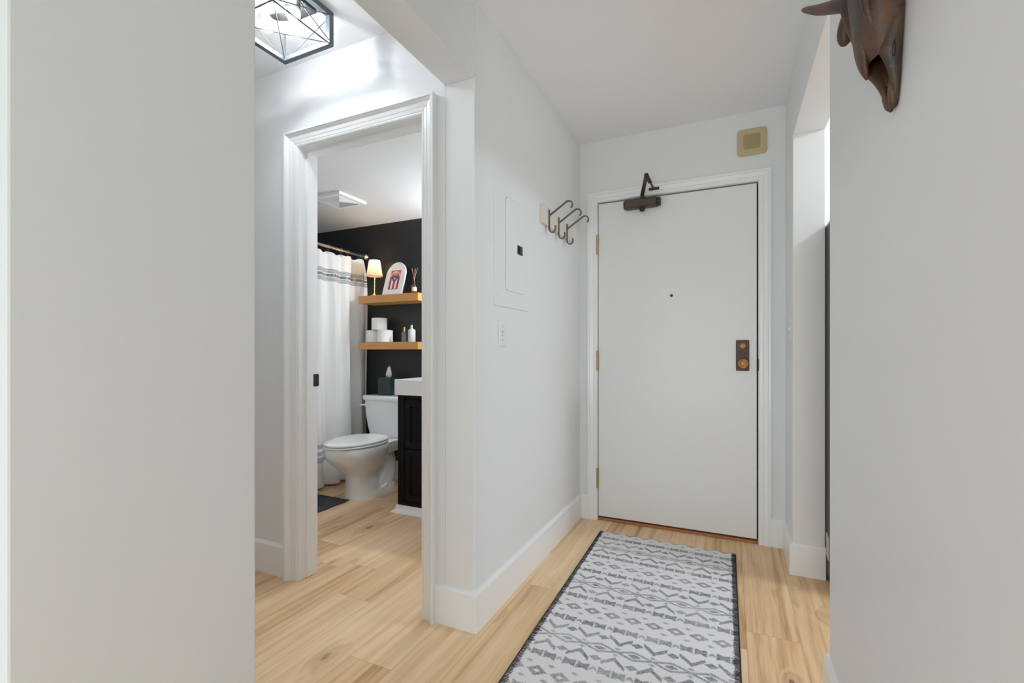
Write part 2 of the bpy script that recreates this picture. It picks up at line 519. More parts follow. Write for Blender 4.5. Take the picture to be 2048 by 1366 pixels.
# baseboards: a profile swept along the wall line with mitred corners
BB = [(0, 0), (.015, 0), (.015, .143), (.008, .154), (0, .156)]
def sweep(bm, path, prof, side):
    pts = [Vector((p[0], p[1])) for p in path]
    rings = []
    for i, p in enumerate(pts):
        nrm = []
        if i > 0:
            t = (p - pts[i - 1]).normalized(); nrm.append(Vector((-t.y, t.x)) * side)
        if i < len(pts) - 1:
            t = (pts[i + 1] - p).normalized(); nrm.append(Vector((-t.y, t.x)) * side)
        if len(nrm) == 2:
            m = (nrm[0] + nrm[1]); m = m / m.length_squared * 2
        else: m = nrm[0]
        rings.append([(p.x + m.x * d, p.y + m.y * d, z) for d, z in prof])
    loft(bm, rings)
def baseboard(name, path, side):
    bm = bm_new(); sweep(bm, path, BB, side)
    return obj(name, bm, M['trim'], kind='structure')
baseboard('baseboard_left', [(DX1 + .0725, YB), (XL, YB), (XL, YD), (EX0 - .064, YD)], -1)
baseboard('baseboard_right', [(EX1 + .06, YD), (XR, YD), (XR, YP), (XR2, YP)], -1)
baseboard('baseboard_hall', [(-3.1, YB), (DX0 - .0735, YB)], -1)
baseboard('baseboard_right_near', [(XR2, 1.725), (XR, 1.725), (XR, -4.5)], -1)
baseboard('baseboard_left_near', [(-3.1, .666), (XL, .666), (XL, .291), (-5.0, .291)], 1)
baseboard('baseboard_bathroom', [(-2.98, YK), (-2.06, YK)], -1)

# door casings and jambs
def casing(name, x0, x1, zt, yw, prof, mat):
    bm = bm_new()
    rings = []
    for s, d in prof:
        y = yw - d
        rings.append([(x0 - s, y, 0), (x0 - s, y, zt + s), (x1 + s, y, zt + s), (x1 + s, y, 0)])
    rs = [[bm.verts.new(p) for p in r] for r in rings]
    for a, b in zip(rs, rs[1:]):
        for i in range(3): bm.faces.new((a[i], a[i + 1], b[i + 1], b[i]))
    return obj(name, bm, mat, kind='structure')
CAS = [(0, 0), (0, .011), (.006, .014), (.010, .014), (.0112, .011), (.0135, .011), (.015, .0145), (.027, .0165), (.0285, .0135), (.031, .0135),
       (.0325, .017), (.047, .021), (.054, .028), (.0585, .032), (.060, .028), (.0615, .0345), (.072, .0345), (.0725, .033), (.0725, 0)]
casing('trim_1', DX0 - .004, DX1 + .004, DZ + .004, YB, [(a_ * .945, b_) for a_, b_ in CAS], M['trim'])
bm = bm_new()   # bathroom jamb with its stop
yj0, yj1 = YB - .006, YB + .1065
for x0, x1 in ((DX0 - .012, DX0), (DX1, DX1 + .012)): box(bm, x0, x1, yj0, yj1, 0, DZ + .012)
box(bm, DX0, DX1, yj0, yj1, DZ, DZ + .012)
ys0, ys1 = 1.632, 1.668
box(bm, DX0, DX0 + .011, ys0, ys1, .004, DZ); box(bm, DX1 - .011, DX1, ys0, ys1, .004, DZ); box(bm, DX0 + .011, DX1 - .011, ys0, ys1, DZ - .011, DZ)
obj('trim_2', bm, M['trim'], kind='structure')
bm = bm_new()   # black strike plate on the bathroom jamb
prism(bm, [(1.689 + a, .952 + b) for a, b in [(-.019, -.030), (.019, -.030), (.021, -.026), (.021, .026), (.019, .030), (-.019, .030)]], DX0 - .001, DX0 + .0025, 'x')
sp = obj('strike_plate', bm, M['black'], None, bevel=.0006)
tag(sp, 'small black strike plate on the left bathroom door jamb', 'strike plate')
bm = bm_new(); box(bm, DX0 + .0022, DX0 + .0032, 1.681, 1.695, .938, .966)
obj('latch_hole', bm, M['lock'], sp, label='copper edged latch hole')

CAS2 = [(0, 0), (0, .010), (.004, .013), (.020, .014), (.022, .011), (.024, .014), (.046, .018), (.049, .015), (.051, .019), (.060, .020), (.0605, 0)]
casing('trim_3', EX0 - .003, EX1 + .003, EZ + .002, YD, CAS2, M['trim'])
struct('trim_4', M['shadow_gap'], (EX0, EX1, YD + .052, YD + .148, 0, EZ))  # unseen dark filler behind the door: blocks light, keeps its gap black
struct('trim_5', M['threshold'], (EX0, EX1, YD - .004, YD + .050, 0, .016), bevel=.003)

# entry door with its hardware
bm = bm_new(); box(bm, EX0 + .0035, EX1 - .0075, YD + .001, YD + .045, .025, EZ - .009)
door = obj('door_1', bm, M['door'], kind='structure', bevel=.002)
door['label'] = 'plain white flush entry door with bronze lock and brass hinges'
for z in (1.786, 1.033, .269):
    bm = bm_new()
    for k in range(5):
        cyl(bm, (EX0 - .001, YD - .010, z - .062 + k * .025), (EX0 - .001, YD - .010, z - .062 + k * .025 + .0235), .0068, n=12)
    lathe(bm, (EX0 - .001, YD - .010, z + .062), [(.0055, 0), (.0062, .003), (.003, .006)], 12)
    box(bm, EX0 - .003, EX0 + .001, YD - .010, YD + .02, z - .061, z + .061)
    obj('hinge', bm, M['hinge'], door, smooth=True)
bm = bm_new()
prism(bm, [(.0625 + p[0], 1.0715 + p[1]) for p in [(q[0], q[1]) for q in rrect(0, 0, .0345, .0885, .005, 0)]], YD - .004, YD + .002)
plate = obj('lock_plate', bm, M['lock'], door, bevel=.0012, label='tall dark bronze lock plate')
bm = bm_new(); lathe(bm, (.064, YD - .004, 1.127), [(.0195, 0), (.019, .004), (.014, .007), (.013, .012), (.012, .014)], 24, (0, -1, 0))
obj('thumbturn_rose', bm, M['brass'], plate, smooth=True)
bm = bm_new(); box(bm, .060, .068, YD - .026, YD - .015, 1.111, 1.143)
bmesh.ops.rotate(bm, cent=(.064, YD, 1.127), matrix=Matrix.Rotation(R(-14), 3, 'Y'), verts=bm.verts[:])
obj('thumbturn', bm, M['brass'], plate, bevel=.0025)
bm = bm_new(); lathe(bm, (.065, YD - .004, 1.025), [(.019, 0), (.017, .008), (.0145, .014), (.017, .022), (.0262, .03), (.0285, .038), (.0265, .044), (.020, .0455), (.016, .042), (.010, .0405), (.006, .042), (.003, .0425)], 32, (0, -1, 0))
obj('door_knob', bm, M['brass'], plate, smooth='all', label='round brass door knob')
bm = bm_new(); lathe(bm, (-.327, YD + .0015, 1.436), [(.0085, 0), (.0085, .002), (.0065, .0032), (.005, .0016), (.002, .001)], 20, (0, -1, 0))
obj('peephole', bm, M['lock'], door, smooth=True)
bm = bm_new(); box(bm, EX1 - .0035, EX1 + .004, YD - .003, YD + .012, .985, 1.05)
obj('strike_edge', bm, M['lock'], door)

# ------------------------------------------------------------------ door closer over the door
cl = thing('door_closer', 'dark bronze hydraulic door closer with folding arm above entry door', 'door closer', (-.497, YD - .03, 2.0))
bm = bm_new()
prof = [(YD - .002, 1.986), (YD - .040, 1.986), (YD - .056, 1.998), (YD - .056, 2.030), (YD - .048, 2.040), (YD - .002, 2.040)]
prism(bm, prof, -.598, -.410, 'x')
obj('closer_body', bm, M['closer'], cl, bevel=.0015)
for xa, xb in ((-.609, -.598), (-.410, -.388)):
    bm = bm_new()
    k = .82
    pc = [((a - (YD - .03)) * k + YD - .03, (b - 2.012) * k + 2.012) for a, b in prof]
    prism(bm, pc, xa, xb, 'x')
    obj('end_cap', bm, M['bronze'], cl, bevel=.001)
bm = bm_new(); lathe(bm, (-.497, YD - .034, 1.987), [(.0165, 0), (.0165, -.012), (.0145, -.020), (.008, -.025)], 24)
obj('valve_cap', bm, M['black'], cl, smooth=True)
bm = bm_new(); lathe(bm, (-.497, YD - .030, 2.040), [(.014, 0), (.014, .012), (.011, .016), (.011, .030)], 20)
pin = obj('pinion_shaft', bm, M['closer'], cl, smooth=True)
E0, E1, EB = Vector((-.497, YD - .03, 2.066)), Vector((-.432, 2.722, 2.087)), Vector((-.428, YD - .030, 2.096))
bm = bm_new(); tube(bm, [E0 - (E1 - E0).normalized() * .012, E0.lerp(E1, .5), E1 + (E1 - E0).normalized() * .010], 0, flat=(.008, .0225), up=(0, 0, 1))
obj('main_arm', bm, M['closer'], cl, bevel=.0015)
bm = bm_new(); cyl(bm, E1 - Vector((0, 0, .010)), E1 + Vector((0, 0, .012)), .012)
obj('elbow_joint', bm, M['bronze'], cl, smooth=True)
bm = bm_new()
mid = E1.lerp(EB, .52)
tube(bm, [E1 + Vector((0, 0, .008)), mid], 0, flat=(.007, .022), up=(0, 0, 1))
tube(bm, [mid - (EB - E1) * .06, EB], .0055, n=10)
obj('forearm', bm, M['closer'], cl, smooth=True)
bm = bm_new(); box(bm, -.459, -.397, YD - .022, YD - .012, 2.090, 2.106); box(bm, -.440, -.416, YD - .045, YD - .020, 2.092, 2.1)
obj('frame_bracket', bm, M['bronze'], cl, bevel=.0015)

# ------------------------------------------------------------------ cream speaker grille above the door
sg = thing('wall_speaker', 'cream square wall speaker with round-cornered grille above the entry door', 'speaker', (.110, YD, 2.291))
bm = bm_new()
def bulge(h, r, y, n=6):
    n = 20
    pts = []
    for i in range(4 * n):
        a = 2 * math.pi * (i + .5) / (4 * n); c_, s_ = math.cos(a), math.sin(a)
        e = r
        q = (abs(c_) ** e + abs(s_) ** e) ** (-1 / e)
        pts.append((.110 + h * q * c_, y, 2.291 + h * q * s_))
    return pts
loft(bm, [bulge(.0745, 9, YD + .0005, 8), bulge(.0765, 9, YD - .006, 8), bulge(.0745, 9, YD - .011, 8), bulge(.045, 8, YD - .016, 8), bulge(.042, 8, YD - .015, 8), bulge(.041, 8, YD - .012, 8)])
obj('cover', bm, M['cream'], sg, smooth=True)
bm = bm_new()
for k in range(14):
    x = .110 - .038 + k * .076 / 13
    box(bm, x - .0016, x + .0016, YD - .0165, YD - .0125, 2.291 - .040, 2.291 + .040)
for k in range(14):
    z = 2.291 - .038 + k * .076 / 13
    box(bm, .110 - .040, .110 + .040, YD - .0155, YD - .0128, z - .0013, z + .0013)
obj('grille', bm, M['cream_dark'], sg)

# ------------------------------------------------------------------ breaker panel on the left wall
bp = thing('breaker_panel', 'white painted breaker panel cover on the left wall', 'electrical panel', (XL, 1.945, 1.29))
bm = bm_new()
PY0, PY1, PZ0, PZ1 = 1.757, 2.134, 1.290, 1.851
QY0, QY1, QZ0, QZ1 = 1.862, 2.072, 1.365, 1.780
def rr2(y0, y1, z0, z1, r, n=6):
    return [(p[0], p[1]) for p in rrect((y0 + y1) / 2, (z0 + z1) / 2, (y1 - y0) / 2, (z1 - z0) / 2, r, 0, n)]
def frame_x(bm, outer, inner, x0, x1):
    lay = [[(x0, a, b) for a, b in outer], [(x1, a, b) for a, b in outer], [(x1, a, b) for a, b in inner], [(x0, a, b) for a, b in inner], [(x0, a, b) for a, b in outer]]
    loft(bm, lay, cap=False)
frame_x(bm, rr2(PY0, PY1, PZ0, PZ1, .006), rr2(QY0, QY1, QZ0, QZ1, .022), XL + .0003, XL + .005)
obj('cover_frame', bm, M['wall'], bp, bevel=.001)
bm = bm_new()
prism(bm, rr2(QY0 + .0036, QY1 - .0006, QZ0 + .0012, QZ1 - .0006, .021), XL + .0003, XL + .0048, 'x')
pd = obj('panel_door', bm, M['wall'], bp)
bm = bm_new(); box(bm, XL + .0048, XL + .0072, 1.990, 2.046, 1.548, 1.590); box(bm, XL + .0072, XL + .011, 2.004, 2.020, 1.556, 1.584)
obj('latch', bm, M['black'], pd, bevel=.0008, label='black slide latch')
bm = bm_new(); box(bm, XL - .0002, XL + .0002, QY0 - .002, QY1 + .002, QZ0 - .002, QZ1 + .002)
obj('panel_gap_shade', bm, M['shadow_gap'], bp)  # dark sheet that paints the shade in the panel door gap
for y, z in ((PY0 + .03, PZ0 + .05), (PY0 + .03, PZ1 - .05), (PY1 - .012, PZ0 + .03), (PY1 - .012, PZ1 - .06)):
    bm = bm_new(); lathe(bm, (XL + .005, y, z), [(.006, 0), (.005, .002), (.002, .0022)], 12, (1, 0, 0))
    obj('screw', bm, M['white_metal'], bp, smooth=True)

# ------------------------------------------------------------------ switches
def light_switch(loc_y, zc, x, sgn, label):
    s_ = thing('light_switch', label, 'light switch', (x, loc_y, zc))
    bm = bm_new()
    xa, xb = (x, x + .006) if sgn > 0 else (x - .006, x)
    box(bm, xa, xb, loc_y - .034, loc_y + .034, zc - .058, zc + .058)
    obj('switch_plate', bm, M['switch'], s_, bevel=.003)
    bm = bm_new()
    f = x + sgn * .006
    vs = [(f - sgn * .001, -.005, -.010), (f - sgn * .001, .005, -.010), (f - sgn * .001, .005, .012), (f - sgn * .001, -.005, .012)]
    vt = [(f + sgn * .010, -.004, .006), (f + sgn * .010, .004, .006), (f + sgn * .008, .004, .013), (f + sgn * .008, -.004, .013)]
    loft(bm, [[(a, loc_y + b, zc + c_) for a, b, c_ in vs], [(a, loc_y + b, zc + c_) for a, b, c_ in vt]])
    obj('toggle', bm, M['switch'], s_, bevel=.001)
    bm = bm_new()
    box(bm, f - .0002, f + .0004 * sgn, loc_y - .0062, loc_y + .0062, zc - .0125, zc - .0105)
    box(bm, f - .0002, f + .0004 * sgn, loc_y - .0066, loc_y - .0054, zc - .0125, zc + .0125)
    obj('toggle_slot', bm, M['grey_label'], s_)
    for dz in (-.030, .030):
        bm = bm_new(); lathe(bm, (f, loc_y, zc + dz), [(.0032, 0), (.0026, .001), (.001, .0011)], 10, (sgn, 0, 0))
        obj('screw', bm, M['grey_plastic'], s_, smooth=True)
light_switch(1.834, 1.174, XL, 1, 'white toggle light switch on the left wall below the breaker panel')
light_switch(2.735, 1.203, XR, -1, 'white light switch on the narrow wall right of the entry door')

# ------------------------------------------------------------------ coat rack
cr = thing('coat_rack', 'beige wall board with three double iron coat hooks beside entry door', 'coat rack', (XL, 2.535, 1.82))
bm = bm_new()
prism(bm, rr2(2.283, 2.785, 1.770, 1.868, .006, 3), XL, XL + .018, 'x')
obj('board', bm, M['beige'], cr, bevel=.002)
xb = XL + .020
for y in (2.372, 2.527, 2.676):
    bm = bm_new()
    # flat strap with the lower hook
    low = [(xb, 1.856), (xb, 1.845), (xb, 1.80), (xb, 1.764)] + [(xb + .0185 + .0185 * math.cos(R(a)), 1.758 + .024 * math.sin(R(a))) for a in range(190, 395, 15)]
    tube(bm, [(x, y, z) for x, z in low], 0, flat=(.015, .006), up=(0, 1, 0))
    sr = obj('hook', bm, M['iron'], cr, bevel=.0006)
    bm = bm_new()
    top = [(xb, 1.826), (xb + .005, 1.828), (-.800, 1.880)] + [(-.777 + .0225 * math.cos(R(a)), 1.869 + .0215 * math.sin(R(a))) for a in range(116, -60, -14)]
    tube(bm, [(x, y, z) for x, z in top], 0, flat=(.014, .006), up=(0, 1, 0))
    obj('hat_arm', bm, M['iron'], sr, bevel=.0006)
    for z in (1.846, 1.792):
        bm = bm_new(); lathe(bm, (xb + .002, y, z), [(.004, 0), (.0032, .0018), (.001, .002)], 10, (1, 0, 0))
        obj('screw', bm, M['bronze'], sr, smooth=True)

# ------------------------------------------------------------------ runner rug
RA = math.atan2(.73, 1) * 0
def rug():
    root = thing('runner_rug', 'light grey woven runner rug with charcoal diamond and zigzag pattern before entry door', 'rug', (-.345, 1.8, 0))
    Lr, Wr = 2.02, .735
    nu, nv = 210, 577
    def tri(x): x = x % 1; return abs(2 * x - 1)          # 1 at 0, 0 at .5
    rnd = random.Random(5)
    def near(x, c, p): return (x - c + p / 2) % p - p / 2
    def pat(u, v):
        # slight weaving wobble
        q = .0035
        u = round(u / q) * q; v = round(v / q) * q
        u += .002 * mnoise.noise((u * 30, v * 30, 1)); v += .003 * mnoise.noise((u * 16, v * 16, 9))
        s = (v - .085 + .1) % .44 - .1        # -.1 .. .34
        P = .1275
        for sb in (0, .256):
            d = s - sb
            if abs(d) < .022:
                g = (u - .035) % .125
                for a, w in ((0, .046), (.049, .046)):
                    if a <= g <= a + w:
                        dx = abs(g - a - w / 2) / (w / 2)
                        if abs(d) < .0205 * (.55 + .45 * dx) and dx < .97: return 1
                if g > .098:
                    dx = abs(g - .1105)
                    if abs(d - (-.006 + dx * 1.0)) < .008 and dx < .0115: return .8
        dx = near(u, .071, P); dh = near(u, .071 + P / 2, P)
        # V row
        d = s - .071
        if abs(dx) < .042 and abs(d - (.016 - abs(dx) * .95)) < .0110 - .03 * abs(dx): return 1
        if abs(dh) / .024 + abs(d + .006) / .016 < 1: return 1
        # caret row
        d = s - .19
        if abs(dx) < .042 and abs(d + (.016 - abs(dx) * .95)) < .0110 - .03 * abs(dx): return 1
        if abs(dh) / .024 + abs(d - .006) / .016 < 1: return .9
        # chain row
        d = s - .131
        z = abs(dh) / (P / 2)                         # 0 mid diamond, 1 at crossing
        if abs(abs(d) - .0235 * (1 - z)) < .0056: return .85
        if abs(dh) / .025 + abs(d) / .0125 < 1: return 1
        if abs(dx) / .012 + abs(abs(d) - .019) / .009 < 1: return .7
        # big open diamonds
        s2 = (v - .085) % .44
        d = s2 - .348
        db = near(u, .008, .084); ds = near(u, .050, .084)
        r = abs(db) / .038 + abs(d) / .026
        if .34 < r < 1: return .9
        if abs(ds) / .015 + abs(abs(d) - .040) / .008 < 1: return .75
        return 0
    bm = bm_new()
    lay = bm.verts.layers.float.new('pattern')
    # corners on the floor, far edge first
    FL, FR = Vector((-.7125, 2.797)), Vector((.0215, 2.781))
    dl = Vector((.0175, -1)).normalized(); dr = Vector((.0075, -1)).normalized()
    grid = []
    for j in range(nv + 1):
        row = []
        for i in range(nu + 1):
            u, v = i / nu, j / nv * Lr
            p = (FL + dl * v).lerp(FR + dr * v, u)
            if j < 6: p.y += (1 - j / 6) * .004 * mnoise.noise((u * 14, 0, 3))
            vert = bm.verts.new((p.x, p.y, .0075))
            vert[lay] = pat(u * Wr, v)
            row.append(vert)
        grid.append(row)
    for a, b in zip(grid, grid[1:]):
        for i in range(nu): bm.faces.new((a[i], a[i + 1], b[i + 1], b[i]))
    # turned down border
    def skirt(vs):
        lo = [bm.verts.new((v.co.x, v.co.y, .0004)) for v in vs]
        for i in range(len(vs) - 1): bm.faces.new((vs[i], vs[i + 1], lo[i + 1], lo[i]))
    skirt([r[0] for r in grid]); skirt([r[-1] for r in grid]); skirt(grid[0]); skirt(grid[-1])
    obj('pile', bm, M['rug'], root)
    for side in (0, 1):
        bm = bm_new(); v = .004
        while v < Lr - .004:
            o_, d_ = (FL, dl) if side == 0 else (FR, dr)
            sg_ = 1 if side == 0 else -1
            a = o_ + d_ * v; ln = rnd.uniform(.015, .021); sk = rnd.uniform(.004, .0065)
            w = .0013
            pts = [(a.x - sg_ * .0030, a.y, .001), (a.x - sg_ * .0034, a.y, .006), (a.x + sg_ * .001, a.y + sk * .3, .0098), (a.x + sg_ * ln, a.y + sk, .0083)]
            tube(bm, pts, [w, w, w, w * .7], n=5)
            v += rnd.uniform(.0062, .0074)
        tube(bm, [((o_ + d_ * t_).x - sg_ * .0014, (o_ + d_ * t_).y, .0038) for t_ in (0, Lr)], .0022, n=6)
        obj('edge_stitching', bm, M['stitch'], root, label='black overcast edge stitching')
rug()

# ------------------------------------------------------------------ caged ceiling light in the side hall
def ceiling_light():
    x0, x1, y0, y1, zb, zt = -1.737, -1.457, 1.135, 1.415, 2.327, ZC
    cx, cy = (x0 + x1) / 2, (y0 + y1) / 2
    root = thing('ceiling_light', 'square slate metal cage ceiling light with bare bulbs in side hall', 'ceiling light', (cx, cy, ZC))
    t, th = .022, .0045
    def rail(name, *b):
        bm = bm_new(); box(bm, *b)
        obj(name, bm, M['frame_steel'], root, bevel=.001)
    # flat steel bars: the broad ones
    rail('bottom_rail', x0, x0 + t, y0, y1, zb, zb + .018)
    rail('bottom_rail', x0 + t, x1, y1 - t, y1, zb, zb + .018)
    rail('top_rail', x1 - t, x1, y0, y1 - t, zt - .022, zt - .002)
    rail('top_rail', x0, x1 - t, y0, y0 + t, zt - .022, zt - .002)
    rail('post', x1 - t, x1, y1 - t, y1, zb + .018, zt - .002)
    rail('post', x0, x0 + t, y0, y0 + t, zb + .018, zt - .022)
    # and the slim ones
    rail('bottom_rail', x1 - th, x1, y0, y1 - t, zb, zb + th)
    rail('bottom_rail', x0 + t, x1 - th, y0, y0 + th, zb, zb + th)
    rail('post', x0, x0 + th, y1 - th, y1, zb + .018, zt - .004)
    rail('post', x1 - th, x1, y0, y0 + th, zb + th, zt - .022)
    i = .006
    P = lambda a, b, z: (x0 + i if a == 0 else x1 - i, y0 + i if b == 0 else y1 - i, zb + .012 if z == 0 else zt - .012)
    for a, b in (((0, 1, 0), (1, 1, 1)), ((0, 1, 1), (1, 1, 0)), ((0, 0, 0), (1, 0, 1)), ((0, 0, 1), (1, 0, 0)),
                 ((1, 0, 0), (1, 1, 1)), ((1, 0, 1), (1, 1, 0)), ((0, 0, 0), (0, 1, 1)), ((0, 0, 1), (0, 1, 0)),
                 ((0, 0, 0), (1, 1, 0)), ((0, 1, 0), (1, 0, 0))):
        bm = bm_new(); cyl(bm, P(*a), P(*b), .0019, n=6)
        obj('cage_wire', bm, M['frame_steel'], root)
    bm = bm_new(); box(bm, cx - .095, cx + .095, cy - .095, cy + .095, zt - .016, zt - .001)
    obj('ceiling_plate', bm, M['plate_steel'], root, bevel=.002)
    zz = 2.408
    for k in range(4):
        a = R(45 + 90 * k); d = Vector((math.cos(a), math.sin(a), 0)); q = Vector((-d.y, d.x, 0))
        s0 = Vector((cx, cy, zz)) - d * .072 + q * .052
        ax = (d + Vector((0, 0, -.10))).normalized()
        bm = bm_new(); lathe(bm, s0, [(.014, 0), (.0165, .004), (.0165, .040), (.0145, .042), (.0145, .046)], 20, ax)
        box(bm, s0.x - .005, s0.x + .005, s0.y - .005, s0.y + .005, s0.z, zt - .014)
        so = obj('socket', bm, M['socket'], root, smooth=True)
        bm = bm_new(); lathe(bm, s0 + ax * .046, [(.0125, 0), (.013, .012), (.017, .030), (.027, .062), (.0295, .080), (.027, .096), (.018, .110), (.008, .116)], 24, ax)
        obj('bulb', bm, M['glass'], so, smooth='all', label='clear glass bulb, lit')
        bm = bm_new()
        pts = []
        for j in range(17):
            h = .032 + (j % 2) * .048
            an = 2 * math.pi * j / 16
            pts.append(s0 + ax * (.046 + h) + q * (.009 * math.cos(an)) + Vector((0, 0, .009 * math.sin(an))))
        tube(bm, pts, .0022, n=5)
        obj('filament', bm, M['filament'], so)
        pl = point('bulb_light', tuple(s0 + ax * .108), 5.2, .016, (.86, .945, 1))
ceiling_light()

# ------------------------------------------------------------------ bull skull on the right wall
def skull():
    ym, wall = 1.08, .2765
    root = thing('bull_skull', 'dark brown carved bull skull with horns hung on the right wall', 'wall ornament', (XR, ym, 1.70))
    bm = bm_new()
    def sgn(v): return 1 if v > 0 else -1
    # closed face: rounded in front, full width against the wall; hollow below
    def ring(z, xf, w, n=40):
        pts = []
        dp = wall - xf
        for k in range(n):
            a = 2 * math.pi * k / n; c_, s_ = math.cos(a), math.sin(a)
            if c_ > 0:      # back half, boxy
                px = xf + dp * .55 + dp * .45 * abs(c_) ** (2 / 7); py = w * (abs(s_) ** (2 / 7)) * sgn(s_)
            else:
                px = xf + dp * .55 - dp * .55 * abs(c_) ** (2 / 2.2); py = w * (abs(s_) ** (2 / 2.2)) * sgn(s_)
            pts.append((px, ym + py, z))
        return pts
    secs = [(1.905, .242, .028), (1.89, .226, .052), (1.865, .212, .066), (1.83, .204, .072), (1.80, .202, .071), (1.765, .2045, .068), (1.735, .2075, .064),
            (1.705, .2100, .058), (1.68, .2125, .053), (1.66, .2160, .0485), (1.645, .2215, .0455), (1.634, .2275, .0435), (1.628, .234, .0425)]
    rr = loft(bm, [ring(*q) for q in secs], cap=False)
    bm.faces.new(rr[0])
    # open nasal cavity: a U shaped shell whose rims fall back towards the wall
    def ushape(z, xf, w, th=.005, n=18):
        out, inn = [], []
        hx = wall - xf
        for k in range(n + 1):
            a = math.pi * k / n
            c_, s_ = math.cos(a), math.sin(a)
            px = xf + hx * abs(s_) ** (2 / 7); py = w * abs(c_) ** (2 / 7) * sgn(c_)
            out.append((px, ym + py, z))
            inn.append((xf + (hx - th) * abs(s_) ** (2 / 7), ym + (w - th) * abs(c_) ** (2 / 7) * sgn(c_), z))
        return out + inn[::-1]
    us = [(1.700, .262, .0558), (1.672, .256, .0518), (1.650, .249, .0481), (1.636, .2425, .0456), (1.626, .2415, .0437), (1.616, .2470, .040), (1.604, .2530, .0370), (1.590, .2580, .0335), (1.575, .2618, .0290), (1.562, .2650, .0235), (1.552, .2680, .0175), (1.544, .2712, .011)]
    loft(bm, [ushape(*q) for q in us])
    # overhanging nasal bones ending in a spike
    def nas(z, xc, w, t): return [(xc + t * math.cos(2 * math.pi * k / 14), ym + w * math.sin(2 * math.pi * k / 14), z) for k in range(14)]
    loft(bm, [nas(1.72, .218, .032, .009), nas(1.68, .2200, .028, .009), nas(1.655, .2225, .024, .0088), nas(1.638, .2250, .019, .0082), nas(1.624, .2275, .013, .0072), nas(1.612, .2300, .0075, .0052), nas(1.603, .2318, .003, .002)])
    # premaxilla tips
    for sg_ in (-1, 1):
        tube(bm, [(.2660, ym + sg_ * .022, 1.590), (.2665, ym + sg_ * .017, 1.566), (.2685, ym + sg_ * .010, 1.547), (.2700, ym + sg_ * .005, 1.538)], [.006, .0075, .007, .003], n=10)
    # brow and cheek ridges
    for sg_ in (-1, 1):
        tube(bm, [(.214, ym + sg_ * .026, 1.86), (.2085, ym + sg_ * .044, 1.82), (.2105, ym + sg_ * .054, 1.775), (.217, ym + sg_ * .050, 1.735), (.226, ym + sg_ * .043, 1.695), (.238, ym + sg_ * .040, 1.66)], [.007, .010, .0105, .009, .0065, .003], n=10)
    obj('cranium', bm, M['skull'], root, smooth='all')
    for sg_ in (-1, 1):
        bm = bm_new()
        tube(bm, [(.232, ym + sg_ * .058, 1.800), (.224, ym + sg_ * .068, 1.790), (.217, ym + sg_ * .078, 1.768), (.2135, ym + sg_ * .085, 1.745), (.2125, ym + sg_ * .0865, 1.728), (.2135, ym + sg_ * .0855, 1.722)], [.010, .013, .0155, .0165, .011, .004], n=14)
        obj('ear', bm, M['skull'], root, smooth='all', sub=1)
        bm = bm_new()
        tube(bm, [(.224, ym + sg_ * .040, 1.783), (.2105, ym + sg_ * .062, 1.792), (.200, ym + sg_ * .082, 1.806), (.188, ym + sg_ * .108, 1.823), (.176, ym + sg_ * .135, 1.840), (.164, ym + sg_ * .168, 1.866), (.155, ym + sg_ * .194, 1.886), (.152, ym + sg_ * .202, 1.893)],
             [.0155, .0150, .0143, .0130, .0112, .0086, .0060, .0025], n=16)
        obj('horn', bm, M['skull'], root, smooth='all', sub=1)
        bm = bm_new()   # eye slit
        tube(bm, [(.262, ym + sg_ * .0455, 1.643), (.262, ym + sg_ * .0440, 1.634), (.262, ym + sg_ * .0415, 1.624), (.262, ym + sg_ * .0395, 1.616)], [.0012, .0028, .0028, .0012], n=12)
        obj('eye_slit', bm, M['bronze'], root, smooth='all')
skull()

# ------------------------------------------------------------------ refrigerator beyond the right opening
fr = thing('refrigerator', 'taupe brown refrigerator standing beyond the opening in the right wall', 'refrigerator', (.80, 2.84, 0))
bm = bm_new(); box(bm, .4147, 1.18, 2.545, 3.13, .03, 1.688)
obj('body', bm, M['fridge'], fr, bevel=.006)
bm = bm_new(); box(bm, .4147, 1.18, 2.488, 2.540, .62, 1.688)
d_ = obj('fridge_door', bm, M['fridge'], fr, bevel=.008)
bm = bm_new(); tube(bm, [(.50, 2.488, .75), (.50, 2.448, .77), (.50, 2.448, 1.30), (.50, 2.488, 1.32)], .010)
obj('handle', bm, M['iron'], d_, smooth=True)
bm = bm_new(); box(bm, .4147, 1.18, 2.488, 2.540, .09, .61)
d_ = obj('freezer_drawer', bm, M['fridge'], fr, bevel=.008)
bm = bm_new(); tube(bm, [(.52, 2.488, .55), (.54, 2.448, .55), (1.06, 2.448, .55), (1.08, 2.488, .55)], .010)
obj('handle', bm, M['iron'], d_, smooth=True)
bm = bm_new(); box(bm, .4147, 1.18, 2.56, 3.10, 1.688, 1.700)
obj('top_panel', bm, M['grey_plastic'], fr, bevel=.003)
bm = bm_new()
for k in range(7):
    y = 2.592 + k * .008
    cyl(bm, (.4135, y, .124 + k * .002), (.4135, y, .226 + k * .002), .0038, n=8)
obj('side_grille', bm, M['grey_plastic'], fr, smooth=True, label='pale ribbed plastic strip')
for x, y in ((.47, 2.59), (1.13, 2.59), (.47, 3.08), (1.13, 3.08)):
    bm = bm_new(); lathe(bm, (x, y, 0), [(.022, 0), (.022, .012), (.014, .014), (.014, .032)], 16)
    obj('foot', bm, M['black'], fr, smooth=True)

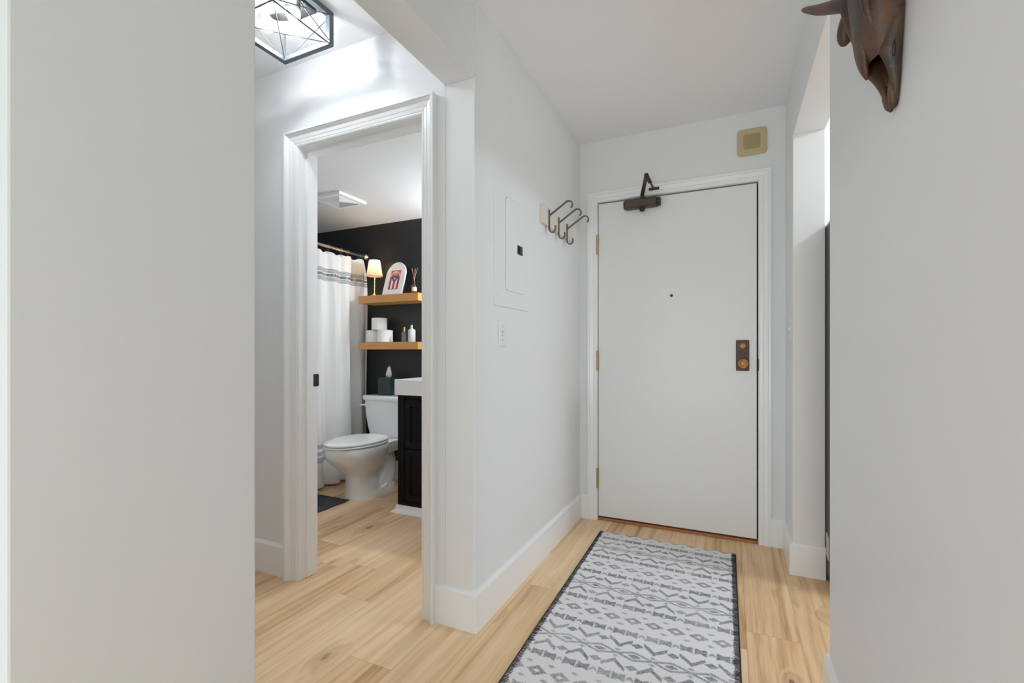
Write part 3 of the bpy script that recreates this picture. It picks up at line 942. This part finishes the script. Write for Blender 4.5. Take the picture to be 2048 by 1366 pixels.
# ------------------------------------------------------------------ bathroom
# exhaust fan in the ceiling
fan = thing('exhaust_fan', 'white square louvred exhaust fan cover on the bathroom ceiling', 'vent', (-2.597, 2.578, ZB))
FX, FY = -2.600, 2.578
def sq(h, z): return [(FX - h, FY - h, z), (FX + h, FY - h, z), (FX + h, FY + h, z), (FX - h, FY + h, z)]
bm = bm_new()
loft(bm, [sq(.135, ZB - .0005), sq(.135, ZB - .018), sq(.130, ZB - .022), sq(.112, ZB - .022), sq(.112, ZB - .006), sq(.135, ZB - .0005)], cap=False)
obj('cover_frame', bm, M['white_metal'], fan)
bm = bm_new()
for k in range(9):
    h = .112 - k * .0122
    loft(bm, [sq(h, ZB - .012), sq(max(h - .0105, .002), ZB - .024), sq(max(h - .012, .001), ZB - .0235), sq(h - .0015, ZB - .0115), sq(h, ZB - .012)], cap=False)
obj('louvres', bm, M['white_metal'], fan)

# curtain rod
rod = thing('curtain_rod', 'brushed nickel shower curtain rod fixed to the black wall', 'curtain rod', (-2.95, 2.4, 1.943))
bm = bm_new(); cyl(bm, (-2.95, 1.722, 1.957), (-2.95, YK - .001, 1.937), .0125, n=20)
obj('tube', bm, M['nickel'], rod, smooth=True)
for y, s_ in ((YK, -1), (YB + .106, 1)):
    bm = bm_new(); lathe(bm, (-2.95, y, 1.937 if s_ < 0 else 1.957), [(.029, 0), (.030, .004), (.027, .012), (.019, .022), (.016, .026)], 28, (0, s_, 0))
    obj('flange', bm, M['nickel'], rod, smooth=True)

# shower curtain hanging from rings
def curtain():
    root = thing('shower_curtain', 'white linen shower curtain with grey woven stripes hanging by the tub', 'shower curtain', (-2.95, 2.5, .02))
    ringy = [1.80, 1.93, 2.06, 2.20, 2.33, 2.46, 2.57, 2.68, 2.805, 2.944, 3.017, 3.153, 3.205]
    bm = bm_new()
    ny, nz = 260, 90
    def top(y):
        ds = [abs(y - r) for r in ringy]
        return 1.906 - .018 * min(1, (min(ds) / .06) ** 1.4) + (1.945 - 1.906) * 0
    grid = []
    for j in range(nz + 1):
        row = []
        for i in range(ny + 1):
            u = i / ny
            tz = j / nz
            y_nom = 1.78 + u * 1.43
            zt = top(y_nom)
            z = zt + (.018 - zt) * tz
            drop = 1.906 - z
            ye = 3.205 + .036 * min(1, max(0, drop) / .17) ** .45 - .012 * max(0, (tz - .5))
            y = 1.78 + u * (ye - 1.78)
            spread = min(1, drop / .5)
            amp = .012 + .016 * spread
            x = -2.945 + amp * math.sin(2 * math.pi * y / .150 + .7 + .5 * math.sin(z * 1.3)) + .008 * spread * math.sin(2 * math.pi * y / .41 + z * 1.1) + .0045 * math.sin(2 * math.pi * y / .067 + 3 * z)
            e = max(0, (u - .93) / .07)
            x += .030 * e * e * math.sin(min(1, drop / .5) * math.pi * .5)
            if tz > .93: x += .012 * math.sin(9 * y + 1) * (tz - .93) / .07
            row.append(bm.verts.new((x, y, z + (.004 * mnoise.noise((y * 30, 0, 0)) if j == nz else 0))))
        grid.append(row)
    for a, b in zip(grid, grid[1:]):
        for i in range(ny): bm.faces.new((a[i], a[i + 1], b[i + 1], b[i]))
    cl_ = obj('cloth', bm, M['curtain'], root, smooth='all')
    m = cl_.modifiers.new('thickness', 'SOLIDIFY'); m.thickness = .0016
    for y in ringy:
        zr = 1.957 - .020 * (y - 1.722) / 1.518
        bm = bm_new()
        pts = [(-2.95 + .019 * math.cos(R(a)), y + .004 * math.sin(R(a / 2)), zr - .004 + .021 * math.sin(R(a))) for a in range(-60, 245, 18)]
        pts += [(-2.95 + .004, y + .002, zr - .038), (-2.95 + .006, y, zr - .052), (-2.95 + .000, y, zr - .056)]
        tube(bm, pts, .0018, n=7)
        obj('ring', bm, M['nickel'], root, smooth='all')
curtain()

# toilet
def toilet():
    cx = -2.555
    root = thing('toilet', 'white porcelain toilet with closed lid against the black bathroom wall', 'toilet', (cx, 2.85, 0))
    def egg(z, yc, lf, lb, hw, n=40, e=2.0):
        pts = []
        for k in range(n):
            a = 2 * math.pi * k / n; c_, s_ = math.cos(a), math.sin(a)
            l = lb if s_ > 0 else lf
            ee = 2.0 if s_ < 0 else 2.6
            pts.append((cx + hw * (abs(c_) ** (2 / ee)) * (1 if c_ > 0 else -1), yc + l * (abs(s_) ** (2 / ee)) * (1 if s_ > 0 else -1), z))
        return pts
    bm = bm_new()
    loft(bm, [egg(.392, 2.72, .250, .225, .165), egg(.396, 2.72, .272, .235, .179), egg(.388, 2.72, .280, .240, .184), egg(.350, 2.72, .278, .240, .183), egg(.325, 2.72, .268, .235, .178), egg(.300, 2.725, .252, .215, .168),
              egg(.262, 2.735, .222, .180, .146), egg(.225, 2.745, .185, .150, .122), egg(.195, 2.75, .152, .135, .103), egg(.180, 2.75, .135, .128, .096), egg(.150, 2.752, .126, .126, .094),
              egg(.100, 2.755, .127, .128, .100), egg(.050, 2.758, .134, .130, .108), egg(.012, 2.760, .139, .132, .113), egg(0, 2.760, .140, .133, .114)])
    # foot plate
    loft(bm, [egg(0, 2.80, .178, .30, .118), egg(.030, 2.80, .174, .296, .114), egg(.042, 2.80, .160, .285, .104), egg(.046, 2.80, .12, .25, .08)])
    # trapway at the back
    tube(bm, [(cx, 2.78, .27), (cx, 2.87, .245), (cx, 2.945, .29), (cx, 3.01, .285), (cx, 3.045, .21), (cx, 3.035, .12), (cx, 2.985, .055), (cx, 2.97, .02)], [.09, .088, .082, .08, .078, .078, .086, .095], n=20)
    loft(bm, [rrect(cx, 3.055, .118, .165, .05, .300), rrect(cx, 3.055, .142, .168, .05, .352), rrect(cx, 3.055, .150, .168, .05, .388), rrect(cx, 3.055, .146, .164, .05, .394)])
    obj('bowl', bm, M['ceramic'], root, smooth=True)
    for sg_ in (-1, 1):
        bm = bm_new(); lathe(bm, (cx + sg_ * .090, 2.93, .036), [(.016, 0), (.016, .012), (.011, .022), (.004, .026)], 16)
        obj('bolt_cap', bm, M['ceramic'], root, smooth='all')
    bm = bm_new()
    o1, o2, i1 = egg(.402, 2.72, .285, .228, .188), egg(.414, 2.72, .281, .224, .184), egg(.414, 2.72, .2, .15, .12)
    i0 = egg(.402, 2.72, .2, .15, .12)
    loft(bm, [i0, o1, egg(.409, 2.72, .287, .230, .190), o2, i1, i0], cap=False)
    obj('seat', bm, M['seat'], root, smooth=True)
    bm = bm_new()
    loft(bm, [egg(.417, 2.72, .276, .222, .182), egg(.420, 2.72, .284, .228, .188), egg(.430, 2.72, .284, .228, .188), egg(.436, 2.72, .276, .222, .182), egg(.439, 2.72, .22, .18, .14)])
    obj('seat_lid', bm, M['seat'], root, smooth=True)
    for sg_ in (-1, 1):
        bm = bm_new(); cyl(bm, (cx + sg_ * .075 - .022, 2.958, .418), (cx + sg_ * .075 + .022, 2.958, .418), .013); box(bm, cx + sg_ * .075 - .018, cx + sg_ * .075 + .018, 2.946, 2.972, .392, .418)
        obj('lid_hinge', bm, M['seat'], root, smooth=True)
    bm = bm_new()
    loft(bm, [rrect(cx, 3.135, .172, .082, .03, .385), rrect(cx, 3.130, .186, .092, .035, .40), rrect(cx, 3.128, .204, .096, .035, .47), rrect(cx, 3.127, .222, .100, .035, .58), rrect(cx, 3.127, .231, .102, .035, .692)])
    obj('tank', bm, M['ceramic'], root, smooth=True)
    bm = bm_new()
    loft(bm, [rrect(cx, 3.124, .236, .106, .035, .690), rrect(cx, 3.124, .245, .112, .04, .697), rrect(cx, 3.124, .246, .113, .04, .718), rrect(cx, 3.124, .238, .106, .04, .731), rrect(cx, 3.124, .20, .08, .04, .733)])
    obj('tank_lid', bm, M['ceramic'], root, smooth=True)
    bm = bm_new(); cyl(bm, (cx - .195, 3.030, .655), (cx - .195, 3.012, .655), .012); tube(bm, [(cx - .195, 3.012, .655), (cx - .215, 3.008, .653), (cx - .245, 3.008, .650)], [.006, .007, .008], n=10)
    obj('flush_lever', bm, M['white_metal'], root, smooth=True)
toilet()

# tissue box on the tank
tb = thing('tissue_box', 'dark leather tissue box with a white tissue on the toilet tank', 'tissue box', (-2.597, 3.125, .7335))
bm = bm_new(); box(bm, -2.662, -2.532, 3.062, 3.192, .7335, .880)
obj('box_body', bm, M['tissue_box'], tb, bevel=.006)
bm = bm_new()
rings = []
for k, (z, w, t_) in enumerate(((.878, .022, .010), (.90, .026, .012), (.925, .022, .010), (.950, .016, .008), (.968, .009, .004))):
    rings.append([(-2.600 + .002 * k + w * math.cos(2 * math.pi * q / 16) * (1 + .25 * math.sin(q * 2.1 + k)), 3.125 + t_ * math.sin(2 * math.pi * q / 16), z + .004 * math.sin(q * 1.7)) for q in range(16)])
loft(bm, rings)
obj('tissue', bm, M['paper'], tb, smooth='all', label='white tissue')

# floating oak shelves
def shelf(z0, z1, label):
    bm = bm_new(); box(bm, -2.850, -2.238, 3.04, YK, z0, z1)
    return tag(obj('floating_shelf', bm, M['oak'], bevel=.0015), label, 'shelf')
Z1, Z2 = 1.563, 1.172
shelf(1.500, Z1, 'upper oak floating shelf holding the small gold lamp')
shelf(1.113, Z2, 'lower oak floating shelf holding the toilet paper rolls')

# table lamp
lx, ly = -2.742, 3.115
tl = thing('table_lamp', 'small gold table lamp with lit pleated shade on the upper shelf', 'lamp', (lx, ly, Z1))
bm = bm_new(); lathe(bm, (lx, ly, Z1), [(.036, 0), (.037, .003), (.034, .007), (.022, .014), (.014, .022), (.008, .028), (.005, .032)], 32)
obj('base', bm, M['gold'], tl, smooth=True)
bm = bm_new(); cyl(bm, (lx, ly, Z1 + .028), (lx, ly, Z1 + .185), .0048)
obj('stem', bm, M['gold'], tl, smooth=True)
bm = bm_new()
def pleat(r, z, n=96): return [(lx + (r + (.0016 if k % 2 else -.0016)) * math.cos(2 * math.pi * k / n), ly + (r + (.0016 if k % 2 else -.0016)) * math.sin(2 * math.pi * k / n), z) for k in range(n)]
loft(bm, [pleat(.066, 1.736), pleat(.043, 1.869)], cap=False)
sh = obj('lamp_shade', bm, M['shade'], tl)
for r, z in ((.0665, 1.7365), (.0435, 1.8685)):
    bm = bm_new(); tube(bm, [(lx + r * math.cos(2 * math.pi * k / 48), ly + r * math.sin(2 * math.pi * k / 48), z) for k in range(49)], .0018, n=6)
    obj('shade_rim', bm, M['beige'], sh, smooth=True)
bm = bm_new(); lathe(bm, (lx, ly, Z1 + .185), [(.010, 0), (.010, .03), (.016, .045), (.021, .065), (.018, .085), (.008, .095)], 20)
obj('bulb', bm, emit('warm_bulb', (1, .78, .48, 1), 6), tl, smooth='all')
point('table_lamp_bulb', (lx, ly, 1.843), 1.1, .02, (1, .72, .40))

# arched art board leaning on the wall
def art():
    bx, by, bz = -2.545, 3.100, Z1
    root = thing('arched_picture', 'white arched board with a small flag picture on the upper shelf', 'picture', (bx, by, bz))
    ang = R(-18)
    def lean(bm):
        bmesh.ops.rotate(bm, cent=(bx, by, bz), matrix=Matrix.Rotation(ang, 3, 'X'), verts=bm.verts[:])
    def put(name, polys, d0, d1, mat, parent=root, bev=0):
        bm = bm_new()
        for poly in polys: prism(bm, [(bx + a, bz + b) for a, b in poly], by - d1, by - d0)
        lean(bm)
        return obj(name, bm, mat, parent, bevel=bev)
    H, w = .300, .098
    ell = [(w * math.cos(R(a)), .185 + (H - .185) * math.sin(R(a))) for a in range(0, 181, 9)]
    board = put('board', [[(-.100, 0), (.100, 0)] + ell], -.009, .009, M['art_white'], bev=.002)
    ax0, ax1, az0, az1 = -.049, .051, .052, .222
    W_ = ax1 - ax0
    zs = az0 + (az1 - az0) * .66
    # striped lower part
    stripes_r, stripes_w = [], []
    for k in range(5):
        r_ = [(ax0 + W_ * k / 5, az0), (ax0 + W_ * (k + 1) / 5, az0), (ax0 + W_ * (k + 1) / 5, zs), (ax0 + W_ * k / 5, zs)]
        (stripes_r if k % 2 == 0 else stripes_w).append(r_)
    pic = put('picture', stripes_r, .009, .0096, M['red'], board)
    put('picture', stripes_w, .009, .0096, M['art_white'], board)
    mx = (ax0 + ax1) / 2
    put('picture', [[(ax0 + .006, zs + .004), (ax1 - .006, zs + .004), (mx, zs - .062)]], .0097, .0101, M['blue'], board)
    star = []
    for k in range(10):
        r_ = .0125 if k % 2 == 0 else .005
        star.append((mx + r_ * math.sin(2 * math.pi * k / 10), zs - .018 + r_ * math.cos(2 * math.pi * k / 10)))
    put('picture', [star], .0102, .0105, M['art_white'], board)
    put('picture', [[(ax0, zs), (ax1, zs), (ax1, az1), (ax0, az1)]], .0096, .0099, M['orange'], board)
    # pale arch line and round emblem over the red top
    seg = []
    for a in range(0, 180, 12):
        p = [(mx + r_ * math.cos(R(t_)), zs + r2 * math.sin(R(t_))) for t_, r_, r2 in ((a, .046, .050), (a + 12, .046, .050), (a + 12, .041, .045), (a, .041, .045))]
        seg.append(p)
    put('picture', seg, .0099, .0102, M['art_white'], board)
    put('picture', [[(mx + .015 * math.cos(R(a)), zs + .033 + .015 * math.sin(R(a))) for a in range(0, 360, 20)]], .0102, .0105, M['art_white'], board)
    put('picture', [[(mx - .008, zs + .026), (mx + .008, zs + .026), (mx + .008, zs + .033), (mx + .004, zs + .040), (mx - .002, zs + .034), (mx - .007, zs + .040)]], .0105, .0108, M['ink'], board)
    put('picture', [[(ax0 - .002, az0 - .003), (ax1 + .002, az0 - .003), (ax1 + .002, az0 + .002), (ax0 - .002, az0 + .002)]], .0099, .0102, M['ink'], board)
art()

# reed diffuser
dx, dy = -2.338, 3.125
rd = thing('reed_diffuser', 'amber reed diffuser bottle at the right end of the upper shelf', 'diffuser', (dx, dy, Z1))
bm = bm_new(); lathe(bm, (dx, dy, Z1), [(.019, 0), (.021, .003), (.021, .068), (.016, .078), (.009, .083), (.009, .098), (.011, .100), (.011, .104)], 28)
obj('bottle', bm, M['amber'], rd, smooth=True)
bm = bm_new(); lathe(bm, (dx, dy, Z1 + .022), [(.0214, 0), (.0214, .034)], 28)
obj('bottle_label', bm, M['label'], rd, smooth=True)
for k, (ex, ey, l) in enumerate(((-.026, .006, .118), (-.012, -.010, .108), (.004, .012, .110), (.016, -.006, .112), (.026, .010, .120), (-.004, .018, .100))):
    bm = bm_new(); cyl(bm, (dx - ex * .25, dy - ey * .25, Z1 + .09), (dx + ex, dy + ey, Z1 + .095 + l), .0017, n=7)
    obj('reed', bm, M['reed'], rd, smooth=True)

# toilet rolls
rolls = thing('toilet_paper_roll', 'toilet paper roll on top of the two others', 'toilet paper', (-2.703, 3.13, Z2 + .1045), 'toilet rolls on the lower shelf')
bm = bm_new()
def rr3(r, z, n=40): return circ((-2.703, 3.13, z), r, n)
zb_ = Z2 + .1045
loft(bm, [rr3(.021, zb_ + .002), rr3(.060, zb_), rr3(.0640, zb_ + .004), rr3(.0640, zb_ + .098), rr3(.060, zb_ + .102), rr3(.021, zb_ + .100), rr3(.021, zb_ + .002)], cap=False)
obj('paper', bm, M['paper'], rolls, smooth=True)
bm = bm_new(); loft(bm, [rr3(.0208, zb_ + .001), rr3(.0208, zb_ + .101), rr3(.0195, zb_ + .101), rr3(.0195, zb_ + .001), rr3(.0208, zb_ + .001)], cap=False)
obj('core', bm, M['card'], rolls, smooth=True)
dup(rolls, (-.066, .006, -.1035), 'left toilet paper roll standing on the lower shelf beside the curtain', 'toilet rolls on the lower shelf')
dup(rolls, (.064, -.004, -.1035), 'right toilet paper roll standing on the lower shelf, bottom row', 'toilet rolls on the lower shelf')

# bottles
px, py = -2.430, 3.120
pb = thing('perfume_bottle', 'slim clear perfume bottle with gold cap on the lower shelf', 'bottle', (px, py, Z2))
bm = bm_new(); loft(bm, [rrect(px, py, .021, .013, .004, Z2), rrect(px, py, .0215, .0135, .004, Z2 + .004), rrect(px, py, .0215, .0135, .004, Z2 + .080), rrect(px, py, .018, .011, .004, Z2 + .086), rrect(px, py, .008, .008, .004, Z2 + .088)])
obj('bottle_glass', bm, M['perfume'], pb, smooth=True)
bm = bm_new(); cyl(bm, (px, py, Z2 + .087), (px, py, Z2 + .124), .0088, n=20)
obj('cap', bm, M['gold'], pb, smooth=True)
qx, qy = -2.358, 3.120
lb = thing('soap_bottle', 'frosted white lotion bottle with chrome and black pump on the lower shelf', 'bottle', (qx, qy, Z2))
bm = bm_new(); lathe(bm, (qx, qy, Z2), [(.028, 0), (.030, .003), (.030, .092), (.027, .101), (.016, .107), (.011, .109), (.011, .112)], 28)
obj('bottle_body', bm, M['bottle_white'], lb, smooth=True)
bm = bm_new(); lathe(bm, (qx, qy, Z2 + .110), [(.0105, 0), (.0105, .026), (.009, .028)], 20)
obj('pump_collar', bm, M['chrome'], lb, smooth=True)
bm = bm_new(); lathe(bm, (qx + .006, qy, Z2 + .137), [(.004, 0), (.004, .010), (.009, .011), (.009, .019), (.006, .021)], 16); tube(bm, [(qx + .006, qy, Z2 + .153), (qx + .024, qy - .012, Z2 + .152), (qx + .030, qy - .016, Z2 + .146)], .004, n=8)
obj('pump_head', bm, M['black'], lb, smooth=True)
bm = bm_new()
for z in (.078, .070, .062): box(bm, qx - .020, qx - .010, qy - .0302, qy - .022, Z2 + z, Z2 + z + .003)
obj('bottle_print', bm, M['grey_label'], lb)

# vanity
def vanity():
    x0, x1, y0, y1 = -2.068, XLB - .002, 2.580, YK - .003
    root = thing('bathroom_vanity', 'black vanity cabinet with thick white counter and white base beside the toilet', 'vanity', (-1.55, 2.90, 0))
    bm = bm_new(); box(bm, x0, x1, y0 + .018, y1, .030, .800)
    obj('cabinet_body', bm, M['vanity'], root, bevel=.002)
    bm = bm_new(); box(bm, x0, x0 + .055, y0, y0 + .018, .046, .798); box(bm, x0 + .055, x1, y0, y0 + .018, .775, .798); box(bm, x0 + .055, x1, y0, y0 + .018, .046, .075)
    obj('face_frame', bm, M['vanity'], root, bevel=.002)
    xs = [x0 + .060, (x0 + .06 + x1) / 2, x1 - .004]
    for i in (0, 1):
        for za, zb2 in ((.080, .432), (.440, .770)):
            a, b = xs[i] + .003, xs[i + 1] - .003
            bm = bm_new()
            fw = .045
            for q in ((a, b, za, za + fw), (a, b, zb2 - fw, zb2), (a, a + fw, za + fw, zb2 - fw), (b - fw, b, za + fw, zb2 - fw)):
                box(bm, q[0], q[1], y0 - .004, y0 + .016, q[2], q[3])
            box(bm, a + fw, b - fw, y0 + .004, y0 + .014, za + fw, zb2 - fw)
            obj('drawer_front' if i == 0 else 'cabinet_door', bm, M['vanity'], root, bevel=.0015)
    bm = bm_new(); box(bm, x0 - .004, x1, 2.548, y1, .800, .905)
    ct = obj('counter', bm, M['counter'], root, bevel=.004, seg=3)
    bm = bm_new()
    PR = [(0, 0), (.034, 0), (.030, .010), (.018, .017), (.012, .022), (.010, .048), (0, .048)]
    sweep(bm, [(x1, y0 + .002), (x0, y0 + .002), (x0, y1)], PR, 1)
    obj('base_moulding', bm, M['trim'], root)
    # basin and tap on the counter
    bm = bm_new(); lathe(bm, (-1.50, 2.86, .905), [(.19, 0), (.20, .006), (.185, .008), (.15, .004), (.02, .002)], 40)
    obj('basin_rim', bm, M['counter'], ct, smooth=True)
    bm = bm_new(); tube(bm, [(-1.50, 3.12, .905), (-1.50, 3.12, 1.02), (-1.50, 3.09, 1.05), (-1.50, 3.02, 1.05), (-1.50, 2.99, 1.03)], .011, n=12)
    obj('tap', bm, M['black'], ct, smooth=True)
vanity()

# bath mat with fringe
def bath_mat():
    root = thing('bath_mat', 'charcoal woven bath mat with fringe on the floor before the toilet', 'mat', (-2.75, 2.3, 0))
    x0, x1, y0, y1 = -2.90, -2.535, 1.99, 2.575
    bm = bm_new()
    nx, ny = 60, 90; grid = []
    for j in range(ny + 1):
        row = []
        for i in range(nx + 1):
            x = x0 + (x1 - x0) * i / nx; y = y0 + (y1 - y0) * j / ny
            row.append(bm.verts.new((x + .003 * math.sin(y * 40), y + .003 * math.sin(x * 37), .0105 + .0018 * math.sin(y * 2 * math.pi / .015) + .001 * mnoise.noise((x * 90, y * 90, 0)))))
        grid.append(row)
    for a, b in zip(grid, grid[1:]):
        for i in range(nx): bm.faces.new((a[i], a[i + 1], b[i + 1], b[i]))
    edge = [r[0] for r in grid] + grid[-1][1:] + [r[-1] for r in reversed(grid)][1:] + list(reversed(grid[0]))[1:-1]
    lo = [bm.verts.new((v.co.x, v.co.y, .0008)) for v in edge]
    for i in range(len(edge)):
        j = (i + 1) % len(edge); bm.faces.new((edge[i], edge[j], lo[j], lo[i]))
    obj('weave', bm, M['mat'], root, smooth=True)
    rnd = random.Random(2)
    for ye, s_ in ((y1, 1), (y0, -1)):
        bm = bm_new(); x = x0 + .003
        while x < x1:
            l = rnd.uniform(.03, .045); k = rnd.uniform(-.008, .008)
            tube(bm, [(x, ye - .004 * s_, .009), (x + k * .4, ye + s_ * l * .5, .010), (x + k, ye + s_ * l, .004)], [.003, .0032, .0022], n=5)
            x += rnd.uniform(.0065, .009)
        obj('fringe', bm, M['mat'], root)
bath_mat()

for o in SC.objects:
    if '_org' in o.keys(): del o['_org']
